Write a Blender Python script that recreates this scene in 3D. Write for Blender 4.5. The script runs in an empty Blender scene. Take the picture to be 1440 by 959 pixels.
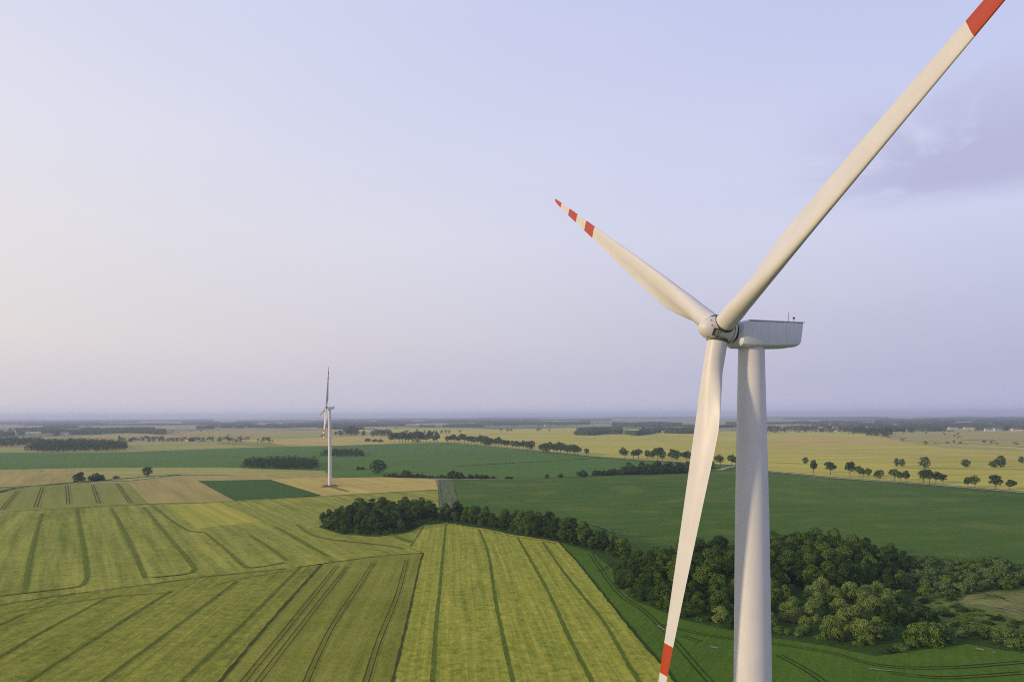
import bpy, bmesh, math, random
import numpy as np
from mathutils import Vector, Matrix, noise as mnoise

SC = bpy.context.scene
COL = SC.collection
rnd = random.Random(11)

# ------------------------------------------------------------------ camera
F = 983.0; CX = 720.0; CY = 583.6; ROLL = 0.0042; H = 78.0
RIGHT = Vector((math.cos(ROLL), 0, -math.sin(ROLL)))
UPV = Vector((math.sin(ROLL), 0, math.cos(ROLL)))
FWD = Vector((0, 1, 0))
EYE = Vector((0, 0, H))

def ray(px, py):
    return RIGHT * ((px - CX) / F) + UPV * ((CY - py) / F) + FWD

def G(px, py, z=0.0):
    """ground point seen at a photo pixel"""
    d = ray(px, py)
    t = (z - H) / min(d.z, -1e-4)
    p = EYE + d * t
    return Vector((p.x, p.y, z))

def at_depth(px, py, Y):
    return EYE + ray(px, py) * Y

def pix(p):
    q = Vector(p) - EYE
    return CX + F * q.dot(RIGHT) / q.y, CY - F * q.dot(UPV) / q.y

cam = bpy.data.cameras.new('camera'); camo = bpy.data.objects.new('camera', cam); COL.objects.link(camo)
cam.sensor_width = 36; cam.lens = 36 * F / 1440; cam.shift_y = (CY - 479.5) / 1440
cam.clip_start = 0.5; cam.clip_end = 300000
m = Matrix.Identity(4)
for i in range(3):
    m[i][0] = RIGHT[i]; m[i][1] = UPV[i]; m[i][2] = -FWD[i]; m[i][3] = EYE[i]
camo.matrix_world = m
SC.camera = camo

# ------------------------------------------------------------------ node helpers
def new_mat(name):
    mt = bpy.data.materials.new(name); mt.use_nodes = True
    nt = mt.node_tree; nt.nodes.clear()
    out = nt.nodes.new('ShaderNodeOutputMaterial')
    return mt, nt, out

class NT:
    def __init__(s, nt): s.nt = nt
    def n(s, t, **k):
        nd = s.nt.nodes.new(t)
        for a, v in k.items(): setattr(nd, a, v)
        return nd
    def l(s, a, b): s.nt.links.new(a, b)
    def val(s, op, a, b=None, clamp=False):
        nd = s.n('ShaderNodeMath', operation=op, use_clamp=clamp)
        for i, x in enumerate((a, b)):
            if x is None: continue
            if isinstance(x, (int, float)): nd.inputs[i].default_value = x
            else: s.l(x, nd.inputs[i])
        return nd.outputs[0]
    def ramp(s, fac, stops, interp='LINEAR'):
        nd = s.n('ShaderNodeValToRGB'); cr = nd.color_ramp; cr.interpolation = interp
        while len(cr.elements) < len(stops): cr.elements.new(0.5)
        for e, (p, c) in zip(cr.elements, stops):
            e.position = p; e.color = (c[0], c[1], c[2], 1)
        s.l(fac, nd.inputs[0]); return nd.outputs[0]
    def mix(s, fac, a, b, mode='MIX'):
        nd = s.n('ShaderNodeMix', data_type='RGBA', blend_type=mode)
        for i, x in ((0, fac), (6, a), (7, b)):
            if isinstance(x, (int, float)): nd.inputs[i].default_value = x
            elif isinstance(x, tuple): nd.inputs[i].default_value = (x[0], x[1], x[2], 1)
            else: s.l(x, nd.inputs[i])
        return nd.outputs[2]
    def maprange(s, v, a, b, c=0, d=1, smooth=True):
        nd = s.n('ShaderNodeMapRange')
        if smooth: nd.interpolation_type = 'SMOOTHSTEP'
        s.l(v, nd.inputs[0])
        for i, x in enumerate((a, b, c, d)): nd.inputs[i + 1].default_value = x
        return nd.outputs[0]
    def noise(s, vec, scale, detail=3, rough=.55, dist=0):
        nd = s.n('ShaderNodeTexNoise'); nd.inputs['Scale'].default_value = scale
        nd.inputs['Detail'].default_value = detail; nd.inputs['Roughness'].default_value = rough
        nd.inputs['Distortion'].default_value = dist
        s.l(vec, nd.inputs['Vector']); return nd.outputs[0]
    def mapping(s, vec, rot=0, scale=(1, 1, 1)):
        nd = s.n('ShaderNodeMapping'); nd.inputs['Rotation'].default_value = (0, 0, rot)
        s.l(vec, nd.inputs['Vector'])
        n2 = s.n('ShaderNodeVectorMath', operation='MULTIPLY'); s.l(nd.outputs[0], n2.inputs[0])
        n2.inputs[1].default_value = scale
        return n2.outputs[0]

def principled(T, out, color, rough=.6, spec=.3, bump=None, bump_d=.1, bump_s=1.0):
    b = T.n('ShaderNodeBsdfPrincipled')
    if isinstance(color, tuple): b.inputs['Base Color'].default_value = (*color, 1)
    else: T.l(color, b.inputs['Base Color'])
    if isinstance(rough, (int, float)): b.inputs['Roughness'].default_value = rough
    else: T.l(rough, b.inputs['Roughness'])
    b.inputs['Specular IOR Level'].default_value = spec
    if bump is not None:
        bn = T.n('ShaderNodeBump'); bn.inputs['Distance'].default_value = bump_d
        bn.inputs['Strength'].default_value = bump_s
        T.l(bump, bn.inputs['Height']); T.l(bn.outputs[0], b.inputs['Normal'])
    T.l(b.outputs[0], out.inputs[0]); return b

def sl(c):  # sRGB 0-255 -> linear
    return tuple((x / 255 / 12.92 if x / 255 < .04045 else ((x / 255 + .055) / 1.055) ** 2.4) for x in c)

def field_mat(name, c1, c2, rowdeg=90, patch=(.012, .5), streak=(.5, .02, .5), fine=(.9, .5, .35), bump=.3, tint=None):
    """crop surface: broad patches, streaks along the drilling direction, fine grain of the canopy"""
    mt, nt, out = new_mat(name); T = NT(nt)
    co = T.n('ShaderNodeTexCoord').outputs['Object']
    row = T.mapping(co, -math.radians(rowdeg))           # x runs along the rows
    v_p = T.noise(co, patch[0], 4, .6)
    v_s = T.noise(T.mapping(row, 0, (streak[1], streak[0], 1)), 1.0, 3, .6)
    v_f = T.noise(T.mapping(row, 0, (fine[0], fine[1], 1)), 1.0, 6, .68, .5)
    v_m = T.noise(co, .11, 3, .6)
    a = T.val('MULTIPLY', T.val('SUBTRACT', v_p, .5), patch[1] * 2.2)
    b = T.val('MULTIPLY', T.val('SUBTRACT', v_s, .5), streak[2] * 2.2)
    c = T.val('MULTIPLY', T.val('SUBTRACT', v_f, .5), fine[2] * 3.0)
    d = T.val('MULTIPLY', T.val('SUBTRACT', v_m, .5), .45)
    t = T.val('ADD', T.val('ADD', T.val('ADD', a, b), T.val('ADD', c, d)), .5, clamp=True)
    colr = T.mix(t, c1, c2)
    if tint:
        v_t = T.noise(co, .02, 2, .5)
        colr = T.mix(T.maprange(v_t, .52, .68), colr, tint)
    hgt = T.val('ADD', v_f, T.val('MULTIPLY', v_s, .5))
    principled(T, out, colr, 1.0, .05, hgt, bump, 1.0)
    return mt

# ------------------------------------------------------------------ object helpers
def tag(o, label=None, cat=None, group=None, kind=None):
    if label: o['label'] = label
    if cat: o['category'] = cat
    if group: o['group'] = group
    if kind: o['kind'] = kind
    return o

def link(name, me, parent=None, mats=()):
    o = bpy.data.objects.new(name, me); COL.objects.link(o)
    for x in mats: me.materials.append(x)
    if parent: o.parent = parent
    return o

def empty(name, loc=(0, 0, 0), rz=0):
    o = bpy.data.objects.new(name, None); COL.objects.link(o); o.location = loc; o.rotation_euler = (0, 0, rz)
    o.empty_display_size = .5
    return o

class MB:
    def __init__(s): s.v = []; s.f = []; s.m = []
    def add(s, vs, fs, mi=0):
        o = len(s.v); s.v += [tuple(x) for x in vs]
        for q in fs: s.f.append(tuple(i + o for i in q)); s.m.append(mi)
    def loft(s, rings, cap0=True, cap1=True, mi=0, mfun=None):
        n = len(rings[0]); vs = [p for r in rings for p in r]; o = len(s.v)
        s.v += [tuple(x) for x in vs]
        for i in range(len(rings) - 1):
            for j in range(n):
                k = (j + 1) % n
                s.f.append((o + i * n + j, o + i * n + k, o + (i + 1) * n + k, o + (i + 1) * n + j))
                s.m.append(mfun(i) if mfun else mi)
        if cap0: s.f.append(tuple(o + j for j in reversed(range(n)))); s.m.append(mfun(0) if mfun else mi)
        if cap1: s.f.append(tuple(o + (len(rings) - 1) * n + j for j in range(n))); s.m.append(mfun(len(rings) - 2) if mfun else mi)
    def tube(s, p0, p1, r0, r1, n=8, mi=0):
        p0, p1 = Vector(p0), Vector(p1); d = (p1 - p0).normalized()
        a = d.orthogonal().normalized(); b = d.cross(a)
        s.loft([[p + a * (r * math.cos(6.28318 * k / n)) + b * (r * math.sin(6.28318 * k / n)) for k in range(n)]
                for p, r in ((p0, r0), (p1, r1))], mi=mi)
    def box(s, c, ax, hx, hy, hz, mi=0):
        X, Y, Z = ax; c = Vector(c)
        vs = [c + X * (hx * a) + Y * (hy * b) + Z * (hz * d) for a in (-1, 1) for b in (-1, 1) for d in (-1, 1)]
        s.add(vs, [(0, 1, 3, 2), (4, 6, 7, 5), (0, 4, 5, 1), (2, 3, 7, 6), (0, 2, 6, 4), (1, 5, 7, 3)], mi)
    def mesh(s, name, smooth=None):
        me = bpy.data.meshes.new(name); me.from_pydata(s.v, [], s.f)
        me.polygons.foreach_set('material_index', s.m)
        if len(s.f) < 60000:
            bm = bmesh.new(); bm.from_mesh(me); bmesh.ops.recalc_face_normals(bm, faces=bm.faces); bm.to_mesh(me); bm.free()
        if smooth is not None:
            me.polygons.foreach_set('use_smooth', [True] * len(me.polygons))
            if smooth < 179: me.set_sharp_from_angle(angle=math.radians(smooth))
        me.update(); return me
    def build(s, name, mats, parent=None, smooth=None):
        return link(name, s.mesh(name, smooth), parent, mats if isinstance(mats, (list, tuple)) else [mats])

# ------------------------------------------------------------------ sky, sun, colour management
SUN_AZ = Vector((-.936, -.352, 0)).normalized()
SUN_EL = math.radians(15)
w = bpy.data.worlds.new('World'); SC.world = w; w.use_nodes = True
nt = w.node_tree; nt.nodes.clear(); T = NT(nt)
wo = T.n('ShaderNodeOutputWorld')
sky = T.n('ShaderNodeTexSky', sky_type='NISHITA'); sky.sun_disc = False
sky.sun_elevation = SUN_EL; sky.sun_rotation = math.atan2(SUN_AZ.x, SUN_AZ.y)
sky.dust_density = 2.0; sky.altitude = 100
bg1 = T.n('ShaderNodeBackground'); T.l(sky.outputs[0], bg1.inputs[0]); bg1.inputs[1].default_value = .06
gen = T.n('ShaderNodeTexCoord').outputs['Generated']
sep = T.n('ShaderNodeSeparateXYZ'); T.l(gen, sep.inputs[0])
xn, yn, zn = sep.outputs
hor = T.val('SQRT', T.val('ADD', T.val('MULTIPLY', xn, xn), T.val('ADD', T.val('MULTIPLY', yn, yn), 1e-6)))
az = T.val('DIVIDE', xn, hor)
fac = T.val('POWER', T.maprange(az, -.64, .62, 0, 1, smooth=False), .72)
zc = T.val('MAXIMUM', zn, 0.0)
rl = T.ramp(zc, [(0, sl((216, 209, 217))), (.03, sl((216, 209, 213))), (.10, sl((229, 221, 216))), (.22, sl((230, 226, 226))),
                 (.34, sl((226, 226, 236))), (.5, sl((216, 219, 239))), (1, sl((176, 190, 228)))])
rr = T.ramp(zc, [(0, sl((184, 184, 216))), (.05, sl((178, 180, 210))), (.12, sl((185, 187, 215))), (.24, sl((203, 206, 234))),
                 (.36, sl((198, 204, 236))), (.5, sl((189, 196, 234))), (1, sl((135, 160, 230)))])
g = T.mix(fac, rl, rr)
# thin stratus bank on the right
cl = T.n('ShaderNodeVectorMath', operation='MULTIPLY'); T.l(gen, cl.inputs[0]); cl.inputs[1].default_value = (1.0, 1.0, 3.2)
cn = T.noise(cl.outputs[0], 3.4, 8, .60, .8)
cm = T.val('MULTIPLY', T.maprange(az, .32, .54), T.val('MULTIPLY', T.maprange(zc, .235, .275), T.maprange(zc, .41, .30)))
cf = T.val('MULTIPLY', cm, T.maprange(cn, .34, .56))
g = T.mix(T.val('MULTIPLY', cf, .75), g, sl((170, 169, 208)))
# very faint broad unevenness of a hazy sky
cn2 = T.noise(cl.outputs[0], 1.7, 4, .5, .3)
g = T.mix(T.maprange(cn2, .40, .75, 0, .10), g, sl((236, 234, 240)))
bg2 = T.n('ShaderNodeBackground'); T.l(g, bg2.inputs[0]); bg2.inputs[1].default_value = .91
mx = T.n('ShaderNodeMixShader'); mx.inputs[0].default_value = .92
T.l(bg1.outputs[0], mx.inputs[1]); T.l(bg2.outputs[0], mx.inputs[2]); T.l(mx.outputs[0], wo.inputs[0])

sun = bpy.data.lights.new('sun', 'SUN'); suno = bpy.data.objects.new('sun', sun); COL.objects.link(suno)
sun.energy = 2.6; sun.angle = math.radians(3.5); sun.color = (1.0, .76, .44)
sd = Vector((SUN_AZ.x * math.cos(SUN_EL), SUN_AZ.y * math.cos(SUN_EL), math.sin(SUN_EL)))
suno.rotation_euler = sd.to_track_quat('Z', 'Y').to_euler(); suno.location = (-300, -100, 300)

vs = SC.view_settings; vs.view_transform = 'Standard'; vs.look = 'None'; vs.exposure = 0.25; vs.gamma = 1; vs.use_curve_mapping = False
SC.cycles.volume_bounces = 5; SC.cycles.max_bounces = 6; SC.cycles.diffuse_bounces = 3
SC.cycles.use_denoising = False; SC.cycles.denoiser = 'OPENIMAGEDENOISE'; SC.cycles.denoising_prefilter = 'NONE'; SC.cycles.denoising_input_passes = 'RGB_ALBEDO_NORMAL'
SC.cycles.use_adaptive_sampling = False
try: SC.cycles.sampling_pattern = 'BLUE_NOISE'
except Exception: pass
SC.cycles.filter_width = 1.0
SC.cycles.sample_clamp_indirect = 6

# ------------------------------------------------------------------ ground and fields
def ground_material():
    mt, nt, out = new_mat('plain'); T = NT(nt)
    co = T.n('ShaderNodeTexCoord').outputs['Object']
    v = T.n('ShaderNodeTexVoronoi', voronoi_dimensions='2D'); v.distance = 'CHEBYCHEV'
    T.l(T.mapping(co, .35, (1 / 800, 1 / 480, 1)), v.inputs['Vector']); v.inputs['Scale'].default_value = 1
    s2 = T.n('ShaderNodeSeparateColor'); T.l(v.outputs['Color'], s2.inputs[0])
    colr = T.ramp(s2.outputs[0], [(0, (.30, .26, .11)), (.22, (.36, .30, .15)), (.4, (.22, .22, .09)), (.55, (.12, .17, .06)),
                                  (.68, (.33, .26, .14)), (.82, (.07, .12, .05)), (.92, (.26, .24, .10))], 'CONSTANT')
    nz = T.noise(co, .01, 4); colr = T.mix(T.maprange(nz, .3, .7, 0, .35), colr, (.16, .17, .07))
    principled(T, out, colr, 1, .05)
    return mt

me = bpy.data.meshes.new('ground')
R = 70000
me.from_pydata([(-R, -2000, 0), (R, -2000, 0), (R, R, 0), (-R, R, 0)], [], [(0, 1, 2, 3)])
tag(link('ground', me, None, [ground_material()]), kind='structure')

_z = [0.04]
def jitter_line(pts, closed, amp_px=.35, step_px=9):
    out = []
    n = len(pts); rng = random.Random(int(pts[0][0] * 7 + pts[0][1] * 13))
    for i in range(n if closed else n - 1):
        a, b = pts[i], pts[(i + 1) % n]
        d = math.hypot(b[0] - a[0], b[1] - a[1]); k = max(1, int(d / step_px))
        for j in range(k):
            t = j / k
            jj = amp_px if j else 0
            s = .3 if a[1] < 720 else 1.0
            out.append((a[0] + (b[0] - a[0]) * t + rng.uniform(-jj, jj) * s, a[1] + (b[1] - a[1]) * t + rng.uniform(-jj, jj) * s * .5))
    if not closed: out.append(pts[-1])
    return out

def field(name, pts, mat, z=None, jit=.5):
    if z is None:
        _z[0] += .03; z = _z[0]
    pts = jitter_line(pts, True, jit)
    bm = bmesh.new()
    vs = [bm.verts.new(G(x, y, z)) for x, y in pts]
    f = bm.faces.new(vs); bm.normal_update()
    if f.normal.z < 0: f.normal_flip()
    bmesh.ops.triangulate(bm, faces=[f])
    me = bpy.data.meshes.new(name); bm.to_mesh(me); bm.free()
    return tag(link(name, me, None, [mat]), kind='structure')

def smooth_pts(pts, n=6):
    if len(pts) < 3: return pts
    P = [pts[0]] + list(pts) + [pts[-1]]; out = []
    for i in range(1, len(P) - 2):
        p0, p1, p2, p3 = P[i - 1:i + 3]
        for k in range(n):
            t = k / n
            out.append(tuple(.5 * (2 * p1[a] + (-p0[a] + p2[a]) * t + (2 * p0[a] - 5 * p1[a] + 4 * p2[a] - p3[a]) * t * t
                                   + (-p0[a] + 3 * p1[a] - 3 * p2[a] + p3[a]) * t ** 3) for a in (0, 1)))
    out.append(P[-2]); return out

def ribbons(name, lines, width, mat, z, rough=.25, step=3.0, pair=None, smooth=True):
    """strips lying on the ground along polylines given by photo pixels; width in metres"""
    mb = MB()
    for li, L in enumerate(lines):
        wd = width
        if isinstance(L, tuple) and isinstance(L[0], list): L, wd = L
        P = [G(x, y, z) for x, y in (smooth_pts(L) if smooth else L)]
        Q = []
        for a, b in zip(P, P[1:]):
            k = max(1, int((b - a).length / step)); k = min(k, 160)
            for j in range(k): Q.append(a.lerp(b, j / k))
        Q.append(P[-1])
        rng = random.Random(li * 31 + int(Q[0].x))
        offs = (0,) if not pair else (-pair / 2, pair / 2)
        for of in offs:
            ring = []
            for i, p in enumerate(Q):
                d = (Q[min(i + 1, len(Q) - 1)] - Q[max(i - 1, 0)]); d.z = 0
                if d.length < 1e-6: continue
                d.normalize(); nrm = Vector((-d.y, d.x, 0))
                wl = wd / 2 * (1 + rng.uniform(-rough, rough)); wr = wd / 2 * (1 + rng.uniform(-rough, rough))
                c = p + nrm * of
                ring.append((c + nrm * wl, c - nrm * wr))
            o = len(mb.v)
            for a, b in ring: mb.v += [tuple(a), tuple(b)]
            for i in range(len(ring) - 1):
                mb.f.append((o + 2 * i, o + 2 * i + 1, o + 2 * i + 3, o + 2 * i + 2)); mb.m.append(0)
    me = bpy.data.meshes.new(name); me.from_pydata(mb.v, [], mb.f); me.update()
    bm = bmesh.new(); bm.from_mesh(me)
    for f in bm.faces:
        f.normal_update()
        if f.normal.z < 0: f.normal_flip()
    bm.to_mesh(me); bm.free()
    return tag(link(name, me, None, [mat]), kind='structure')

# crop colours
M = {}
M['barley'] = field_mat('barley', (.140, .185, .015), (.445, .415, .062), 95, (.014, .25), (.40, .012, .55), (.34, .28, .58), .8)
M['barley_left'] = field_mat('barley_left', (.097, .135, .013), (.340, .325, .048), 95, (.012, .35), (.40, .012, .50), (.34, .30, .58), .7)
M['barley_up'] = field_mat('barley_up', (.130, .167, .018), (.375, .36, .062), 122, (.010, .40), (.20, .008, .75), (.35, .30, .55), .5)
M['rye'] = field_mat('rye', (.130, .160, .015), (.31, .295, .050), 94, (.016, .50), (.35, .01, .55), (.6, .5, .50), .40)
M['beet'] = field_mat('beet', (.040, .096, .008), (.112, .178, .018), 60, (.010, .4), (.5, .02, .30), (.8, .6, .50), .45)
M['potato'] = field_mat('potato', (.046, .104, .012), (.090, .150, .020), 12, (.005, .75), (.10, .004, .60), (.5, .25, .45), .35, tint=(.105, .150, .020))
M['maize'] = field_mat('maize', (.062, .138, .016), (.098, .180, .026), 4, (.004, .6), (.05, .003, .5), (.5, .3, .2), .2)
M['darkcrop'] = field_mat('darkcrop', (.034, .090, .014), (.058, .120, .020), 30, (.01, .3), (.3, .02, .3), (.5, .4, .3), .2)
M['strip'] = field_mat('strip', (.17, .20, .035), (.29, .28, .055), 122, (.01, .4), (.08, .005, .7), (.4, .4, .3), .2)
M['straw'] = field_mat('straw', (.36, .285, .065), (.58, .44, .115), 122, (.006, .4), (.09, .006, .8), (.4, .4, .3), .2)
M['tan'] = field_mat('tan', (.27, .23, .065), (.44, .34, .10), 122, (.008, .4), (.09, .005, .9), (.4, .4, .3), .2)
M['wheat'] = field_mat('wheat', (.35, .315, .045), (.53, .46, .085), 6, (.003, .6), (.03, .0016, .9), (.2, .1, .3), .15)
M['dull'] = field_mat('dull', (.28, .25, .070), (.42, .35, .11), 6, (.003, .5), (.02, .002, .7), (.2, .1, .2), .15)
M['pale'] = field_mat('pale', (.22, .24, .055), (.40, .36, .10), 10, (.004, .6), (.03, .002, .7), (.2, .1, .2), .15)
M['yellow'] = field_mat('yellow', (.24, .27, .030), (.46, .40, .06), 124, (.01, .2), (.12, .003, 1.1), (.4, .4, .2), .2)
M['meadow'] = field_mat('meadow', (.042, .085, .010), (.18, .200, .045), 20, (.035, .8), (.12, .06, .6), (.4, .4, .55), .6)
M['dry'] = field_mat('dry', (.065, .105, .018), (.27, .26, .085), 20, (.05, .9), (.2, .06, .6), (.5, .4, .5), .4)
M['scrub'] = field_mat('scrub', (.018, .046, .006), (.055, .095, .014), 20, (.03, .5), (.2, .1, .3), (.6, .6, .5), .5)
M['verge'] = field_mat('verge', (.075, .11, .02), (.18, .19, .04), 20, (.03, .5), (.2, .05, .4), (.5, .5, .4), .3)
M['tram'] = field_mat('tram', (.055, .095, .009), (.155, .190, .024), 90, (.05, .4), (.8, .3, .4), (.8, .8, .7), .4)  # tram greens: thinner crop, with the shade of the gaps put into the colour
M['tram_soft'] = field_mat('tram_soft', (.075, .115, .011), (.19, .205, .028), 90, (.05, .4), (.8, .3, .4), (.8, .8, .7), .4)
M['rut'] = field_mat('rut', (.040, .042, .010), (.095, .095, .022), 90, (.05, .4), (.8, .3, .4), (1.2, 1.2, .5), .2)
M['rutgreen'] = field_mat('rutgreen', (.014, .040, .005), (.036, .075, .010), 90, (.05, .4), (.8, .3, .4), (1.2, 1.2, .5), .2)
M['bare'] = field_mat('bare', (.13, .125, .065), (.34, .29, .17), 20, (.05, .6), (.2, .1, .5), (.8, .8, .5), .2)
M['soil'] = field_mat('soil', (.10, .085, .035), (.19, .16, .07), 20, (.05, .5), (.2, .1, .4), (.8, .8, .4), .2)
M['road'] = field_mat('road', (.26, .23, .13), (.42, .36, .22), 20, (.02, .5), (.2, .1, .3), (.8, .8, .3), .05)
M['path'] = field_mat('path', (.085, .095, .055), (.16, .16, .10), 20, (.02, .5), (.2, .1, .3), (.8, .8, .3), .05)
M['greystrip'] = field_mat('greystrip', (.065, .095, .03), (.16, .18, .075), 96, (.02, .4), (.45, .02, .9), (.8, .4, .4), .3)

# far plain, laid from the back to the front
def band(name, pts, key): return field(name, pts, M[key], jit=.15)
band('pale_field', [(0, 636), (0, 630), (40, 629), (180, 616), (300, 612), (430, 606), (560, 603), (560, 622), (460, 627), (350, 629.5), (233, 634), (180, 635.5)], 'pale')
band('tan_field', [(-60, 616), (90, 614), (215, 607), (420, 605.5), (500, 603.5), (470, 609), (300, 613), (180, 617), (0, 630), (-60, 633)], 'tan')
band('stubble_field', [(300, 619), (420, 616.5), (560, 611), (640, 610), (640, 622), (547, 624), (460, 627), (380, 624)], 'straw')
band('wheat_field', [(470, 605), (560, 602.5), (700, 603.5), (830, 601), (960, 607), (1081, 606.5), (1202, 606), (1263, 620), (1440, 629), (1560, 634),
                     (1560, 702), (1440, 690.5), (1303, 679.5), (1182, 671), (1085, 662.5), (1037, 654), (910, 647), (830, 640.5), (750, 632.5), (630, 622), (560, 623), (560, 609)], 'wheat')
band('dull_wheat_field', [(1202, 606.5), (1250, 602), (1440, 603.5), (1560, 604), (1560, 633.5), (1440, 628.5), (1263, 619.5)], 'dull')
band('stubble_strip', [(1130, 612), (1240, 616), (1300, 625), (1200, 626), (1085, 628), (1040, 622)], 'straw')
band('wheat_strip', [(1085, 636), (1250, 634), (1440, 640), (1560, 645), (1560, 648), (1440, 644), (1250, 638), (1085, 639)], 'straw')
band('barley_strip', [(1270, 622), (1440, 631), (1440, 635), (1330, 630)], 'dull')
band('maize_strip', [(420, 631), (300, 624), (320, 621), (380, 622)], 'strip')
field('maize_field', [(-80, 636.5), (0, 636.3), (100, 636.6), (180, 635.2), (350, 629.2), (460, 627), (547, 624.3), (630, 622.6), (750, 633.2), (830, 641.2), (910, 648), (975, 653.5), (1037, 655),
                      (950, 665), (910, 666), (840, 669), (763, 672.5), (630, 673), (540, 670), (527, 671), (470, 672.5), (457, 662), (340, 657), (200, 657.5), (0, 660.5), (-80, 661)], M['maize'], jit=.15)
field('potato_field', [(618, 674.5), (637, 674), (763, 673), (840, 669.5), (910, 666.5), (975, 662.5), (1037, 656), (1085, 664), (1182, 673), (1303, 681.5), (1440, 693),
                       (1600, 706), (1800, 900), (1300, 905), (900, 800), (830, 775), (700, 738), (622, 725)], M['potato'], jit=.15)
field('tan_stubble', [(-60, 661), (0, 660.5), (107, 658), (110, 677), (40, 683), (-60, 688)], M['tan'], jit=.2)
field('strip_field', [(107, 658), (200, 657.5), (313, 657), (380, 659), (457, 662), (459, 668), (253, 667.5), (180, 676), (110, 677)], M['pale'], jit=.2)
field('soil_strip', [(180, 677.5), (278, 669), (360, 667), (460, 667.5), (462, 671.5), (380, 674), (278, 676), (200, 678.5)], M['tan'], jit=.2)
field('striped_barley', [(-60, 700), (0, 691), (20, 688), (60, 682), (100, 679), (180, 678), (210, 708), (67, 715), (0, 718), (-60, 722)], M['strip'], jit=.3)
field('stubble', [(180, 678), (278, 675.5), (330, 704), (285, 706), (209, 708)], M['tan'], jit=.2)
field('far_stubble', [(380, 674), (451, 671), (470, 672), (527, 671), (545, 670.5), (612, 674), (616.5, 688), (560, 691), (452, 697)], M['straw'], jit=.2)
field('dark_crop', [(278, 676), (380, 674), (452, 696), (330, 704)], M['darkcrop'], jit=.2)
field('upper_barley', [(-80, 724), (0, 718), (67, 715), (200, 709), (330, 704), (452, 697), (560, 691), (616, 688.5), (618.5, 726), (600, 760), (596, 777), (530, 780), (480, 788.5), (417, 797), (367, 802),
                       (283, 810), (200, 823), (100, 835), (0, 850), (-80, 862)], M['barley_up'], jit=.3)
field('yellow_patch', [(237, 710), (310, 707), (345, 722), (368, 733), (277, 743)], M['yellow'], jit=.3)
field('grey_strip', [(617, 674), (637, 674.5), (645, 714), (621, 730)], M['greystrip'], jit=.4)
field('left_barley', [(-120, 867), (0, 850), (100, 835), (200, 823), (283, 810), (367, 802), (417, 797), (452, 793), (387, 865), (307, 959), (215, 1075), (-160, 1075)], M['barley_left'], jit=.6)
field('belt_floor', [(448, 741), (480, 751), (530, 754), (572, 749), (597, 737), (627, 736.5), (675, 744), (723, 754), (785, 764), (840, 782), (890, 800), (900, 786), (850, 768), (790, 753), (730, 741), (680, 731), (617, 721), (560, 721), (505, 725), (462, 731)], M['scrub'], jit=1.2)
field('rye_field', [(452, 793), (480, 788.5), (530, 780), (595, 777.5), (592, 787), (577, 853), (563, 913), (552, 959), (526, 1075), (215, 1075), (307, 959), (387, 865)], M['rye'], jit=.5)
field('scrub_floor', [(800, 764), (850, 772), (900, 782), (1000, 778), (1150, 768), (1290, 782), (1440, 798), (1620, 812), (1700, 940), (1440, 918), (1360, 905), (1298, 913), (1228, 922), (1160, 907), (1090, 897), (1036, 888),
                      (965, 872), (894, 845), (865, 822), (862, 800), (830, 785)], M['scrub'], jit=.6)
field('rough_meadow', [(1262, 868), (1290, 838), (1340, 826), (1440, 824), (1600, 830), (1640, 915), (1440, 900), (1360, 896), (1300, 890)], M['meadow'], jit=.6)
field('dry_grass', [(1362, 836), (1390, 831), (1440, 834), (1520, 842), (1560, 872), (1480, 878), (1420, 862), (1385, 850), (1345, 851)], M['dry'], jit=2.0)
field('beet_field', [(785, 761), (830, 775), (862, 800), (865, 821), (894, 845), (965, 872), (1036, 888), (1090, 897), (1160, 907), (1228, 922), (1298, 913), (1360, 905), (1440, 918), (1700, 935), (1800, 1075), (1010, 1075), (950, 959),
                     (923, 925), (910, 910), (847, 833)], M['beet'], jit=.6)
field('barley_field', [(595.7, 776.7), (577, 770), (583, 752), (597, 738), (627, 735), (675, 742), (723, 752), (763, 758), (785, 762), (810, 787), (847, 833), (885, 880), (910, 910), (950, 959), (1010, 1075), (526, 1075),
                       (552, 959), (563, 913), (577, 853), (592, 787)], M['barley'], jit=.9)
ZT = _z[0] + .04
# wheel tracks and tramlines
ribbons('tramlines', [[(58, 722), (50, 750), (43, 780), (33, 832)],
                      [(107, 716), (115, 757), (121, 800), (120, 815), (108, 824), (60, 830), (0, 837)],
                      [(155, 713), (177, 753), (203, 811)],
                      [(202, 712), (233, 750), (268, 792), (272, 800), (262, 806), (213, 811)]], 1.6, M['tram_soft'], ZT)
ribbons('tramlines', [[(213, 710), (243, 733), (265, 746)], [(265, 746), (288, 748)],
                      [(288, 748), (317, 772), (343, 795), (365, 796), (400, 790)],
                      [(350, 752), (377, 768), (403, 787)], [(387, 740), (423, 760), (463, 782)], [(417, 737), (450, 755), (540, 766), (570, 771)],
                      [(540, 745), (565, 757), (578, 762)], [(597, 738), (588, 752), (577, 768)]], 1.3, M['tram_soft'], ZT + .01)
ribbons('track_shadow_line', [[(-80, 862), (0, 849.5), (100, 834.5), (200, 822), (283, 811), (367, 802.5), (400, 799)],
                        [(417, 797), (480, 788.5), (540, 781), (595, 777.5)], ([(452, 793), (387, 865), (307, 959), (215, 1075)], 1.0), ([(595.5, 777), (592, 787)], 1.0)], .7, M['rut'], ZT + .02, rough=.5)  # boundary tracks; the shadow line along them is put into the dark colour
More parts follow.
